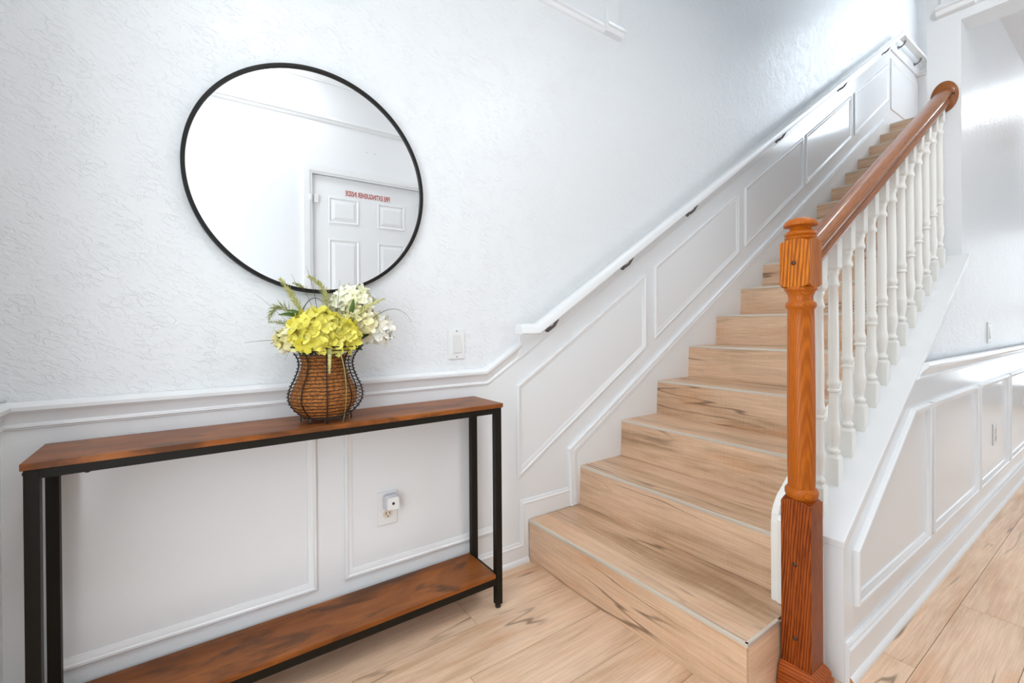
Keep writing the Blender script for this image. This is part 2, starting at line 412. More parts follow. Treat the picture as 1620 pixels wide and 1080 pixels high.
# end wall on the left, closet wall behind the camera, hall
wf = struct('wall_front', MB().box(XL-0.1, XL, -0.75, D, -0.05, ZC+0.2), M_KNOCK)
obj('chair_rail', MB().sweep([(0.98, 0.8262), (D, 0.8262)], neg(CHAIR), LEFTW), M_TRIM, wf, smooth=35)
w3 = struct('added_fill_window', MB().box(XL+0.004, XL+0.008, 0.12, 0.92, 0.30, 2.10), emis('added_fill_pane_entry', (0.86, 0.94, 1.0), ENTRY_FILL))  # glowing pane added out of view as fill light for the entry
wfm = MB()
for a in (0.07, 0.50, 0.92): wfm.box(XL+0.0005, XL+0.030, a, a+0.05, 0.25, 2.15)
for a in (0.25, 1.15, 2.10): wfm.box(XL+0.0005, XL+0.030, 0.07, 0.97, a, a+0.05)
obj('window_frame', wfm, M_TRIM, w3)  # frame bars around the added fill pane
struct('baseboard_front', MB().sweep([(YR, 0.088), (D, 0.088)], neg(BASEP), LEFTW), M_TRIM, 30)
DX0, DX1, DZ = 0.652, 1.418, 2.017
wr = struct('wall_right', MB().box(XL, DX0, YR-0.1, YR, -0.05, ZC+0.2).box(DX1, 1.70, YR-0.1, YR, -0.05, ZC+0.2).box(DX0, DX1, YR-0.1, YR, DZ, ZC+0.2)
            .box(1.60, 1.70, -2.3, YR-0.1, -0.05, ZC+0.2), mat('wall_paint_back', WALLC, 0.4))
struct('trim_4', MB().sweep([(XL, 2.412), (1.70, 2.412)], neg(BELT), BACK), M_TRIM, 30)
struct('trim_5', MB().sweep([(XL, ZC-0.001), (1.70, ZC-0.001)], neg(CROWN), BACK), M_TRIM, 30)
CAS = [(0.0, 0), (0.0, 0.008), (0.012, 0.010), (0.016, 0.015), (0.022, 0.016), (0.046, 0.019), (0.056, 0.019), (0.058, 0.0)]
struct('trim_6', MB().sweep([(DX1-0.004, 0.0), (DX1-0.004, DZ-0.004), (DX0+0.004, DZ-0.004), (DX0+0.004, 0.0)], neg(CAS), BACK), M_TRIM, 30)
struct('wall_closet', MB().box(DX0, DX1, -0.75, -0.70, -0.05, 2.2), M_SMOOTH)
struct('wall_hall_right', MB().box(1.70, 2.3, -2.3, -2.2, -0.05, ZC+0.2).box(4.7, 8.1, -2.3, -2.2, -0.05, ZC+0.2).box(2.3, 4.7, -2.3, -2.2, -0.05, 0.45).box(2.3, 4.7, -2.3, -2.2, 2.15, ZC+0.2), M_KNOCK)
w4 = struct('window_4', MB().box(2.3, 4.7, -2.262, -2.256, 0.45, 2.15), emis('daylight_pane_side', COOL, WINDOW_SIDE))
wfm = MB()
for a in (2.3, 3.08, 3.88, 4.66): wfm.box(a, a+0.04, -2.25, -2.2, 0.45, 2.15)
for a in (0.45, 2.11): wfm.box(2.3, 4.7, -2.25, -2.2, a, a+0.04)
obj('window_frame', wfm, M_TRIM, w4)
struct('wall_hall_end', MB().box(8.0, 8.1, -2.3, YO, -0.05, ZC+0.2), M_KNOCK)
# closet door, six raised panels
dr = struct('door_1', MB().box(DX0+0.003, DX1-0.003, YR-0.046, YR-0.012, 0.008, DZ-0.004), M_TRIM)
DOORV = lambda q, v: (q[0], YR-0.012+v, q[1])
for xa, xb in ((0.762, 0.966), (1.100, 1.304)):
    for za, zb2 in ((1.700, 1.878), (0.860, 1.592), (0.24, 0.72)):
        obj('panel_molding', MB().sweep([(xa, za), (xb, za), (xb, zb2), (xa, zb2)], [(0, 0), (0, 0.004), (0.006, 0.006), (0.012, 0.003), (0.016, 0)], DOORV, True), M_TRIM, dr, smooth=30)
        q = [(xa+0.016, za+0.016), (xb-0.016, za+0.016), (xb-0.016, zb2-0.016), (xa+0.016, zb2-0.016)]
        i = 0.024
        q2 = [(q[0][0]+i, q[0][1]+i), (q[1][0]-i, q[1][1]+i), (q[2][0]-i, q[2][1]-i), (q[3][0]+i, q[3][1]-i)]
        vs = [DOORV(p, 0.0004) for p in q]+[DOORV(p, 0.007) for p in q2]
        obj('raised_panel', MB().add(vs, [(4, 5, 6, 7), (0, 1, 5, 4), (1, 2, 6, 5), (2, 3, 7, 6), (3, 0, 4, 7)]), M_TRIM, dr)
obj('handle', MB().lathe([(0.024, 0), (0.024, 0.006), (0.010, 0.010), (0.010, 0.026), (0.022, 0.034), (0.026, 0.046), (0.020, 0.056), (0.004, 0.060)], (DX1-0.07, YR-0.012, 0.92), 20, Matrix.Rotation(-PI/2, 3, 'X')), M_CHROME, dr, smooth=40)
sens = thing('door_sensor', 'small white two-piece contact sensor on the closet door edge, seen in the mirror', 'sensor', (0.675, YR-0.012, 1.85))
obj('sensor_body', MB().box(0.668, 0.697, YR-0.0118, YR+0.004, 1.822, 1.876), M_PLATE, sens, bevel=0.003)
obj('sensor_magnet', MB().box(0.634, 0.650, YR+0.0165, YR+0.028, 1.828, 1.868), M_PLATE, sens, bevel=0.003)
cu = bpy.data.curves.new('lettering', 'FONT'); cu.body = 'FIRE EXTINGUISHER INSIDE'; cu.size = 0.050; cu.extrude = 0.0004; cu.align_x = 'CENTER'; cu.align_y = 'CENTER'; cu.offset = 0.0006
to = bpy.data.objects.new('tmp', cu); COL.objects.link(to)
bpy.context.view_layer.update()
me = bpy.data.meshes.new_from_object(to.evaluated_get(bpy.context.evaluated_depsgraph_get())); bpy.data.objects.remove(to)
xs = [v.co.x for v in me.vertices]; k = 0.316/(max(xs)-min(xs))
for v in me.vertices:
    x, yy = v.co.x*k, v.co.y
    v.co = (-x, v.co.z, yy)
me.materials.clear(); me.materials.append(M_RED)
ds = thing('door_sticker', 'red FIRE EXTINGUISHER INSIDE sticker on the closet door, read backwards in the mirror', 'sign', (1.034, YR-0.012, 1.915))
obj('backing', MB().box(-0.166, 0.166, 0.0002, 0.0007, -0.022, 0.022), M_PLATE, ds, loc=(0, 0, 0))
obj('lettering', me, None, ds, loc=(0, 0.0011, 0))
for i, (hx, nm) in enumerate(((1.02, 'left'), (1.075, 'right'))):
    h = obj('wall_nail', MB().lathe([(0.001, 0), (0.001, 0.012), (0.003, 0.012), (0.003, 0.0135)], (hx, YR+0.0005, 2.222), 8, Matrix.Rotation(-PI/2, 3, 'X')), M_CHROME)
    tag(h, 'tiny nail in the wall above the closet door, %s one of two in the mirror' % ('right' if i else 'left'), 'nail', 'nails above the closet door')

# ceilings and upper floor
struct('ceiling', MB().box(XL, 8.1, -2.3, YO, ZC, 2.92).box(XL, XB, YO, D, ZC, 2.92), M_CEIL)
struct('wall_upper_entry', MB().box(XB-0.1, XB, YO, D, 2.92, ZT).box(XB-0.1, XC, YO-0.1, YO, 2.92, ZT), M_KNOCK)
struct('ceiling_upper', MB().box(XB-0.1, 8.1, -0.85, D+0.1, ZT, ZT+0.1), M_CEIL)
struct('wall_upper_right', MB().box(XC, 8.1, -0.85, -0.75, 2.92, ZT).box(XC-0.1, XC, -0.85, YO-0.1, 2.92, ZT), M_KNOCK)
# hall wall beside the stairs and its wainscot, knee wall under the balusters
wh = struct('wall_hall', MB().xz([(XC, 0), (8.0, 0), (8.0, 2.92), (5.0, 2.92), (5.0, ZT), (XC, ZT)], YO, YI), M_KNOCK)
obj('smooth_end', MB().box(XC-0.0015, XC+0.0005, YO, YI, 1.2, ZT), M_SMOOTH, wh)
zcap = lambda x: 0.391+0.629*(x-1.468)
XE = 1.468
kw = struct('wall_knee', MB().xz([(XE, 0), (XC+0.001, 0), (XC+0.001, zcap(XC)-0.019), (XE, zcap(XE)-0.019)], YO, YI).box(1.402, XE, 0.548, 0.62, 0.0, 0.36), M_KNOCK)
XW = 1.468+(0.80-0.372)/0.629
obj('smooth_wainscot', MB().xz([(XE, 0), (7.99, 0), (7.99, 0.80), (XW, 0.80), (XE, zcap(XE)-0.019)], YK, YO+0.001), M_SMOOTH, kw)
obj('smooth_end', MB().box(XE-0.0012, XE+0.0004, YK, YI, 0, zcap(XE)-0.02), M_TRIM, kw)
t7 = struct('trim_7', MB().xz([(XE-0.002, zcap(XE)), (XC+0.004, zcap(XC+0.004)), (XC+0.004, zcap(XC)-0.017), (XE-0.002, zcap(XE)-0.020)], YK-0.0006, YI+0.016), M_TRIM, bevel=0.002)
HCH = [(u*0.86, v*0.9) for u, v in CHAIR]
m8 = MB().sweep([(2.199, 0.848), (7.99, 0.848)], neg(HCH), HALL)
m8.v = [(1.468+(z+0.010-0.391)/0.629 if x < 3 else x, y, z) for x, y, z in m8.v]
struct('trim_8', m8, M_TRIM, 35)
PH = [(0, 0), (0, 0.010), (0.003, 0.0150), (0.010, 0.0155), (0.013, 0.012), (0.018, 0.0105), (0.022, 0.0065), (0.027, 0.005), (0.030, 0)]
frame(HALL, [(1.531, 0.194), (2.245, 0.190), (2.262, 0.694), (2.060, 0.694), (1.531, 0.352)], kw, PH)
for xa, xb in ((2.285, 3.040), (3.075, 3.800), (3.850, 4.62), (4.68, 5.45), (5.51, 6.28)):
    frame(HALL, [(xa, 0.194), (xb, 0.194), (xb, 0.697), (xa, 0.697)], kw, PH)
HBASE = [(0, 0), (0, 0.006), (0.006, 0.010), (0.012, 0.0095), (0.018, 0.014), (0.030, 0.014), (0.033, 0.011), (0.113, 0.011), (0.113, 0)]
bh = struct('baseboard_hall', MB().sweep([(XE+0.002, 0.113), (7.99, 0.113)], neg(HBASE), HALL), M_TRIM, 30)
SH2 = [(0.0, 0), (0.0, 0.020), (0.008, 0.020), (0.015, 0.017), (0.020, 0.012), (0.021, 0.0)]
obj('shoe_molding', MB().sweep([(XE+0.006, 0.0), (7.99, 0.0)], SH2, HALL), M_TRIM, bh, smooth=35)
obj('shoe_end', MB().sweep([(XE+0.0055, 0.0), (XE+0.0062, 0.0)], SH2, HALL), M_OAKLIGHT, bh)
# header over the hall with its rail and pilaster
hd = struct('wall_header', MB().box(XC, XC+0.138, -2.2, YO, 2.399, ZC-0.001).box(XC, XC+0.138, 0.40, YO, ZC-0.001, ZT), M_SMOOTH)
t9 = struct('trim_9', MB().sweep([(YO-0.045, 2.486), (-2.2, 2.486)], BELT, lambda q, v: HEAD(q, v)), M_TRIM, 30)
obj('rail_return', MB().sweep([(0.6085, 2.492), (YO-0.047, 2.492)], shift([(u*1.1, v*1.2) for u, v in BELT], 0.018), HEAD), M_TRIM, t9, smooth=30)
obj('pilaster_strip', MB().box(XC-0.018, XC+0.001, 0.497, 0.594, 2.49, ZT-0.01), M_TRIM, t9, bevel=0.003)
# landing
struct('floor_landing', MB().box(5.690, XF, -0.75, D, 2.70, ZL).box(XC, 5.69, -0.75, YO, 2.92, ZL-0.005), M_PLANK_Y)
wfar = struct('wall_far', MB().box(XF, XF+0.1, 0.95, D, 2.5, ZT).box(XF, XF+0.1, -0.85, -0.70, 2.5, ZT).box(XF, XF+0.1, -0.70, 0.95, 2.5, 3.37).box(XF, XF+0.1, -0.70, 0.95, 4.95, ZT), M_KNOCK)
obj('smooth_wainscot', MB().box(XF-0.002, XF, 0.95, D, ZL, 3.75), M_SMOOTH, wfar)
obj('chair_rail', MB().sweep([(D, 3.785), (0.98, 3.785)], CHAIR, FARW), M_TRIM, wfar, smooth=35)
# upstairs window and the glazed door at the end of the hall
w1 = struct('window_1', MB().box(XF+0.05, XF+0.056, -0.70, 0.95, 3.37, 4.95), emis('daylight_pane_upstairs', COOL, WINDOW_UP))
wfm = MB()
for a in (-0.70, 0.105, 0.91): wfm.box(XF+0.01, XF+0.05, a, a+0.04, 3.37, 4.95)
for a in (3.37, 4.91): wfm.box(XF+0.01, XF+0.05, -0.70, 0.95, a, a+0.04)
obj('window_frame', wfm, M_TRIM, w1)
w2 = struct('window_2', MB().box(7.985, 7.992, -0.45, 0.25, 0.25, 2.05), emis('daylight_pane_hall', NEUT, WINDOW_HALL))
wfm = MB()
for a in (-0.50, -0.12, 0.25): wfm.box(7.96, 7.998, a, a+0.05, 0.2, 2.1)
for a in (0.2, 1.1, 2.05): wfm.box(7.96, 7.998, -0.50, 0.30, a, a+0.05)
obj('window_frame', wfm, M_TRIM, w2)

# ------------------------------------------------------------------ lamps (outside the frame)
def ceiling_lamp(x, y, z, r, label, col, st):
    t = thing('ceiling_light', label, 'light', (x, y, z))
    obj('canopy', MB().lathe([(r*1.05, 0), (r*1.05, -0.020), (r*1.0, -0.026), (r*0.5, -0.026)][::-1], (x, y, z-0.0005), 32), M_TRIM, t, smooth=40)
    obj('diffuser', MB().lathe([(r*0.96, -0.027), (r*0.93, -0.045), (r*0.7, -0.062), (r*0.3, -0.070), (0.003, -0.071)][::-1], (x, y, z), 32), emis('lamp_diffuser', col, st), t, smooth=60)
ceiling_lamp(0.30, 0.16, ZC, 0.17, 'round flush ceiling light above the entry console', WARM, ENTRY_LAMP)
ceiling_lamp(1.95, 0.02, ZC, 0.17, 'added round fill light on the ceiling where the entry opens into the hall', WARM, STAIR_FILL_LAMP)  # extra unseen lamp, added to brighten the stairs and wainscot
ceiling_lamp(5.15, 0.25, ZC, 0.16, 'round flush ceiling light in the hall beside the stairs', NEUT, HALL_LAMP)
ceiling_lamp(4.2, 1.05, ZT, 0.20, 'round flush ceiling light high over the stairwell', NEUT, UP_LAMP)

# ------------------------------------------------------------------ staircase
st = thing('staircase', 'straight staircase clad in tan wood planks with metal edge strips', 'staircase', (1.16, 1.09, 0))
YS0, YS1 = 0.606, D-0.0015
for n in range(1, NS+1):
    xn = nose_x(n); z = n*RISE; xnext = nose_x(n+1) if n < NS else 5.90
    y0 = YS0 if n == 1 else YI+0.0205
    y1 = D-0.0118
    zb0 = z-RISE
    if n == 1:
        obj('riser_plank', MB().box(xn+0.002, xn+0.014, YS0+0.004, y1+0.001, 0.0005, z-0.010), M_PLANK_Y, st)
        obj('side_plank', MB().box(xn+0.0145, 1.40, YS0+0.002, YS0+0.014, 0.0005, z-0.010), M_PLANK_X, st)
    else:
        m = MB(); b0, b1 = xn-0.008, xn+0.001
        m.add([(b0, y0, zb0+0.0002), (b1, y0, z-0.011), (b1+0.012, y0, z-0.011), (b0+0.012, y0, zb0+0.0002), (b0, y1, zb0+0.0002), (b1, y1, z-0.011), (b1+0.012, y1, z-0.011), (b0+0.012, y1, zb0+0.0002)],
              [(0, 1, 2, 3), (7, 6, 5, 4), (0, 4, 5, 1), (1, 5, 6, 2), (2, 6, 7, 3), (3, 7, 4, 0)])
        obj('riser_plank', m, M_PLANK_Y, st)
    ye = y0+0.006 if n == 1 else y0
    seam = xn+0.098 if n % 2 else xn+0.135
    obj('tread_plank', MB().box(xn+0.006, seam-0.0006, ye, y1, z-0.012, z-0.0006), M_PLANK_Y, st)
    obj('tread_plank', MB().box(seam+0.0006, xnext+(0.004 if n < NS else 0), ye if n > 1 else ye, y1, z-0.012, z-0.0006), M_PLANK_Y, st)
    ed = MB().xz([(xn-0.0005, z-0.0105), (xn-0.0005, z-0.001), (xn+0.0012, z), (xn+0.0085, z), (xn+0.0085, z-0.0006), (xn+0.0060, z-0.0006), (xn+0.0060, z-0.0105)], y0, y1)
    obj('metal_nosing', ed, M_ALU, st)
    if n == 1:
        obj('metal_nosing', MB().prism([(YS0-0.0005, z-0.0105), (YS0-0.0005, z-0.001), (YS0+0.0012, z), (YS0+0.0085, z), (YS0+0.0085, z-0.0006), (YS0+0.0060, z-0.0006), (YS0+0.0060, z-0.0105)], lambda p, x: (x, p[0], p[1]), xn+0.0005, 1.3265), M_ALU, st)
# carcase under the treads
poly = [(1.172, 0.001)]
for n in range(1, NS+1):
    xn = nose_x(n)+0.014; poly += [(xn+0.001, (n-1)*RISE-0.0125 if n > 1 else 0.001), (xn+0.001, n*RISE-0.0125)]
poly += [(5.70, ZL-0.0125), (5.70, 2.62), (1.9, 0.001)]
obj('stringer', MB().xz(poly, YI+0.022, D-0.014), M_JOINT, st)
obj('stringer', MB().xz([(1.174, 0.001), (1.40, 0.001), (1.40, RISE-0.0125), (1.174, RISE-0.0125)], YS0+0.015, YI+0.0215), M_JOINT, st)
# white skirt on the knee-wall side
zs = lambda x: 0.462+0.629*(x-1.42)
poly = [(1.408, RISE), (1.408, 0.405), (1.412, 0.432), (1.424, 0.455), (1.445, 0.478), (XC, zs(XC)), (5.2, zs(5.2)), (5.2, 2.3), (1.6, RISE*0.5), (1.44, RISE)]
sk2 = struct('trim_10', MB().xz(poly, YI+0.001, YI+0.020), M_CREAM)
obj('end_strip', MB().xz([(1.400, RISE), (1.400, 0.42), (1.408, 0.432), (1.416, 0.432), (1.416, RISE)], YI-0.028, YI+0.0005), M_CREAM, sk2, bevel=0.003)

# ------------------------------------------------------------------ newel post
NX, NY, H = 1.3645, 0.564, 0.0375
nw = thing('newel_post', 'honey oak newel post with square blocks and mushroom cap at the stair foot', 'newel post', (NX, NY, 0))
def sq_tower(prof):          # square prism of varying half width
    m = MB(); vs = []; fs = []
    for h, z in prof: yp = min(NY+h, 0.6045); vs += [(NX-h, NY-h, z), (NX+h, NY-h, z), (NX+h, yp, z), (NX-h, yp, z)]
    k = len(prof)
    for j in range(k-1):
        for i in range(4): fs.append((j*4+i, j*4+(i+1) % 4, j*4+4+(i+1) % 4, j*4+4+i))
    fs += [(3, 2, 1, 0), tuple(k*4-4+i for i in range(4))]
    return m.add(vs, fs)
def dome_block(z0, z1, top, bot):  # square block whose ends are arched on each face
    m = MB(); N = 8; vs = []; fs = []
    ring = []
    for s in range(4):
        for i in range(N):
            t = -1+2*i/N; a = s*PI/2
            x, y = t*H, -H
            ring.append((x*math.cos(a)-y*math.sin(a), x*math.sin(a)+y*math.cos(a), t))
    k = len(ring)
    vs = [(NX+x, NY+y, z0+(bot*(t*t) if bot else 0)) for x, y, t in ring]+[(NX+x, NY+y, z1-top*(t*t)) for x, y, t in ring]
    fs = [(i, (i+1) % k, k+(i+1) % k, k+i) for i in range(k)]
    vs += [(NX, NY, z0), (NX, NY, z1)]
    fs += [(2*k, (i+1) % k, i) for i in range(k)]+[(2*k+1, k+i, k+(i+1) % k) for i in range(k)]
    return m.add(vs, fs)
obj('base_block', dome_block(0.001, 0.520, 0.010, 0), M_OAKDARK, nw, bevel=0.0012)
obj('base_trim', sq_tower([(H+0.019, 0.001), (H+0.019, 0.030), (H+0.017, 0.034), (H+0.0145, 0.036), (H+0.0145, 0.046), (H+0.010, 0.056), (H+0.004, 0.066), (H+0.0005, 0.070)]), M_OAKTRIM, nw, bevel=0.0015)
shaft = [(0.030, 0.514), (0.0365, 0.522), (0.0400, 0.531), (0.0400, 0.540), (0.0365, 0.547), (0.0325, 0.550), (0.0325, 0.556), (0.0335, 0.62), (0.0335, 0.80), (0.0325, 1.00), (0.0315, 1.034), (0.0345, 1.038), (0.0375, 1.043), (0.0375, 1.049), (0.0345, 1.054), (0.0300, 1.058), (0.0292, 1.066), (0.0305, 1.074), (0.0335, 1.080), (0.0340, 1.083), (0.0380, 1.086), (0.0395, 1.091), (0.0380, 1.096), (0.030, 1.100)]
obj('shaft', MB().lathe(shaft, (NX, NY, 0), 32), M_OAKSHAFT, nw, smooth=50)
obj('upper_block', dome_block(1.092, 1.226, 0.010, 0.010), M_OAK, nw, bevel=0.0012)
fin = [(0.030, 1.212), (0.034, 1.224), (0.0385, 1.228), (0.0385, 1.231), (0.0345, 1.234), (0.0385, 1.239), (0.0370, 1.245), (0.0300, 1.249), (0.0255, 1.253), (0.0250, 1.258), (0.0280, 1.261), (0.0405, 1.2625), (0.0412, 1.266), (0.0385, 1.273), (0.030, 1.280), (0.018, 1.284), (0.004, 1.2855)]
obj('finial', MB().lathe(fin, (NX, NY, 0), 32), M_OAKSHAFT, nw, smooth=50)
Mx = Matrix.Rotation(-PI/2, 3, 'Y')
for z in (0.145, 0.345, 1.160):
    obj('wood_plug', MB().lathe([(0.0062, -0.002), (0.0062, 0.001), (0.0045, 0.0028), (0.0015, 0.0035)], (NX-H, NY+0.002, z), 14, Mx), M_PLUG, nw, smooth=50)

# ------------------------------------------------------------------ oak stair rail with rosette
RA, RB = Vector((NX+H+0.0005, 0.568, 1.178)), Vector((XC-0.0025, 0.583, 2.068))
rl = thing('stair_handrail', 'glossy brown oak handrail sloping from newel post up to round wall rosette', 'handrail', tuple(RA))
RP = [(-0.024, -0.032), (0.024, -0.032), (0.026, -0.022), (0.020, -0.014), (0.022, -0.006), (0.030, 0.004), (0.031, 0.014), (0.026, 0.024), (0.014, 0.031), (0, 0.033), (-0.014, 0.031), (-0.026, 0.024), (-0.031, 0.014), (-0.030, 0.004), (-0.022, -0.006), (-0.020, -0.014), (-0.026, -0.022)]
m = MB(); k = len(RP)
kk = 1.16
vs = [(RA.x, RA.y+u, RA.z+v*kk) for u, v in RP]+[(RB.x-0.014, RB.y+u, RB.z+v*kk-0.008) for u, v in RP]
m.add(vs, [tuple(range(k-1, -1, -1)), tuple(range(k, 2*k))]+[(i, (i+1) % k, k+(i+1) % k, k+i) for i in range(k)])
obj('rail', m, M_OAKRAIL, rl, smooth=42)
m = MB(); n = 36; vs = []
prof = [(1.0, 0), (1.0, 0.006), (0.96, 0.009), (0.90, 0.010), (0.86, 0.014), (0.80, 0.016), (0.0, 0.016)]
for r, d in prof:
    for i in range(n):
        a = 2*PI*i/n; vs.append((XC-0.002-d, 0.583+0.050*r*math.cos(a), 2.062+0.073*r*math.sin(a)))
m.add(vs, [(j*n+i, j*n+(i+1) % n, (j+1)*n+(i+1) % n, (j+1)*n+i) for j in range(len(prof)-1) for i in range(n)]+[tuple(range(n))])
obj('rosette', m, M_OAKRAIL, rl, smooth=40)
obj('screw', MB().lathe([(0.0045, 0), (0.0045, 0.002), (0.002, 0.003)], (XC-0.018, 0.548, 2.062), 10, Mx), M_DARK, rl)

# ------------------------------------------------------------------ balusters
BY, BH = 0.586, 0.0180
tp = [(0.0125, 0.078), (0.0125, 0.086), (0.0165, 0.090), (0.0175, 0.096), (0.0150, 0.101), (0.0115, 0.105), (0.0115, 0.113), (0.0135, 0.125), (0.0165, 0.145), (0.0180, 0.165), (0.0182, 0.176), (0.0165, 0.182), (0.0148, 0.190), (0.0140, 0.230), (0.0130, 0.272), (0.0130, 0.278), (0.0175, 0.282), (0.0175, 0.287), (0.0140, 0.290), (0.0145, 0.296), (0.0178, 0.302), (0.0178, 0.312), (0.0150, 0.320), (0.0142, 0.330), (0.0148, 0.42), (0.0135, 0.54), (0.0128, 0.606), (0.0165, 0.610), (0.0170, 0.616), (0.0150, 0.622), (0.0130, 0.632), (0.0130, 0.640), (0.0150, 0.648), (0.0165, 0.654), (0.0135, 0.660), (0.0135, 0.668)]
turn_me = MB().lathe(tp, (0, 0, 0), 20).mesh('turned_shaft', M_CREAM, 45)
def blk(zA, zB, slopeA, slopeB, chamA, chamB):
    m = MB(); vs = []
    def rg(h, z, s): return [(-h, -h, z-h*s), (h, -h, z+h*s), (h, h, z+h*s), (-h, h, z-h*s)]
    rings = []
    if chamA: rings += [rg(BH-0.005, zA, 0), rg(BH, zA+0.010, 0)]
    else: rings += [rg(BH, zA, slopeA)]
    if chamB: rings += [rg(BH, zB-0.010, 0), rg(BH-0.005, zB, 0)]
    else: rings += [rg(BH, zB, slopeB)]
    for r in rings: vs += r
    kx = len(rings)
    fs = [(j*4+i, j*4+(i+1) % 4, j*4+4+(i+1) % 4, j*4+4+i) for j in range(kx-1) for i in range(4)]
    return m.add(vs, fs+[(3, 2, 1, 0), tuple(kx*4-4+i for i in range(4))])
base_me = blk(0.0, 0.084, 0.629, 0, False, True).mesh('base_block', M_CREAM)
ords = ['first', 'second', 'third', 'fourth', 'fifth', 'sixth', 'seventh', 'eighth', 'ninth', 'tenth', 'eleventh', 'twelfth', 'thirteenth']
for i in range(13):
    x = 1.534+0.1093*i
    zc = zcap(x)+0.0006
    t = (x-RA.x)/(RB.x-RA.x); zr = RA.z+(RB.z-RA.z)*t-0.032*kk
    lab = ('%s white turned baluster up from the oak newel post' % ords[i]) if i else 'white turned baluster directly behind the oak newel post, lowest of the row'
    if i == 12: lab = 'white turned baluster nearest the wall rosette, topmost of the row'
    b = thing('baluster', lab, 'baluster', (x, BY, zc), 'white turned balusters on the sloped cap')
    obj('base_block', base_me, None, b, loc=(0, 0, 0))
    obj('turned_shaft', turn_me, None, b, loc=(0, 0, 0))
    obj('top_block', blk(0.658, zr-zc-0.001, 0, 0.583, True, False), M_CREAM, b, loc=(0, 0, 0))

# ------------------------------------------------------------------ white wall handrail
wy = D-0.074
wr_ = thing('wall_handrail', 'white painted round handrail on metal brackets along the stair wall', 'handrail', (1.06, wy, 0.98))
def rail_tube(pts, name):
    """oval rail swept in the plane y = wy with mitred joints"""
    P = [Vector((p[0], p[1])) for p in pts]; m = MB(); vs = []
    RPW = [(-0.026, -0.020), (0.026, -0.020), (0.0295, -0.016), (0.030, -0.002)]+[(0.029*math.cos(a), 0.001+0.022*math.sin(a)) for a in [PI*j/10 for j in range(1, 10)]]+[(-0.030, -0.002), (-0.0295, -0.016)]
    n = len(RPW)
    for i, p in enumerate(P):
        d1 = (P[i]-P[i-1]).normalized() if i else (P[1]-P[0]).normalized()
        d2 = (P[i+1]-P[i]).normalized() if i < len(P)-1 else d1
        n1 = Vector((-d1.y, d1.x)); n2 = Vector((-d2.y, d2.x)); mm = (n1+n2)/(1+n1.dot(n2))
        for w_, h_ in RPW: q = p+mm*h_; vs.append((q.x, wy+w_, q.y))
    fs = [(i*n+j, i*n+(j+1) % n, (i+1)*n+(j+1) % n, (i+1)*n+j) for i in range(len(P)-1) for j in range(n)]
    fs += [tuple(range(n-1, -1, -1)), tuple((len(P)-1)*n+j for j in range(n))]
    return obj(name, m.add(vs, fs), M_TRIM, wr_, smooth=38, bevel=0.0015)
rail_tube([(1.066, 0.979), (1.150, 0.979), (5.80, 3.862), (6.60, 3.862)], 'rail')
def bracket(x, z):
    m = MB()
    m.lathe([(0.018, 0), (0.018, 0.003), (0.011, 0.006)], (x, D-0.0165, z-0.066), 14, Matrix.Rotation(PI/2, 3, 'X'))
    m.tube([(x, D-0.018, z-0.066), (x, D-0.038, z-0.068), (x+0.004, D-0.058, z-0.056), (x+0.010, wy, z-0.026)], [0.008, 0.0075, 0.0065, 0.007], 8)
    m.tube([(x-0.020, wy, z-0.040), (x+0.034, wy, z-0.0065)], 0.0055, 6)
    obj('bracket', m, M_BRACKET, wr_, smooth=45)
zrail = lambda x: 0.979+0.62*(x-1.15)
for x in (1.262, 1.745, 2.285, 3.33, 4.40, 5.45): bracket(x, zrail(x))
for x in (5.92, 6.45): bracket(x, 3.862)

# ------------------------------------------------------------------ console table
TX0, TX1, TY0, TY1, TZ = -0.2905, 0.893, 1.3285, 1.530, 0.722
ct = thing('console_table', 'narrow console table with rustic brown boards on a black metal frame', 'console table', (0.3, 1.43, 0))
obj('tabletop', MB().box(TX0, TX1, TY0, TY1, TZ-0.0145, TZ), M_RUSTIC, ct, bevel=0.001)
L = 0.024
lx = (TX0+0.004, TX1-0.004-L); ly = (TY0+0.005, TY1-0.005-L)
for x in lx:
    for y in ly:
        lg = obj('leg', MB().box(x, x+L, y, y+L, 0.014, TZ-0.0148), M_BLACK, ct, bevel=0.0015)
        obj('foot', MB().lathe([(0.009, 0.0005), (0.0105, 0.003), (0.0105, 0.0138)], (x+L/2, y+L/2, 0), 14), M_RUBBER, lg)
for y in ly: obj('frame_rail', MB().box(lx[0]+L, lx[1], y, y+0.020, TZ-0.0148-0.020, TZ-0.0148), M_BLACK, ct)
for x in lx: obj('frame_rail', MB().box(x, x+0.020, ly[0]+L, ly[1], TZ-0.0148-0.020, TZ-0.0148), M_BLACK, ct)
SX0, SX1 = lx[0]+0.004, lx[1]+0.001
obj('shelf', MB().box(SX0+0.019, SX1-0.003, TY0+0.0075, TY1-0.004, 0.1085, 0.1225), M_RUSTIC, ct, bevel=0.001)
for y in ly: obj('frame_rail', MB().box(lx[0]+L, lx[1], y+0.002, y+0.020, 0.086, 0.1083), M_BLACK, ct)
for x in lx: obj('frame_rail', MB().box(x, x+0.020, ly[0]+L, ly[1], 0.086, 0.1083), M_BLACK, ct)
obj('bolt', MB().lathe([(0.0045, 0), (0.0045, 0.0015), (0.003, 0.003)], (TX0+0.004, TY0+0.016, TZ-0.024), 12, Matrix.Rotation(-PI/2, 3, 'Y')), M_BLACK, ct, smooth=40)
obj('bolt', MB().lathe([(0.0055, 0.004), (0.0055, 0.0015), (0.003, 0)], (-0.19, TY0+0.015, TZ-0.0385), 12), M_BLACK, ct, smooth=40)

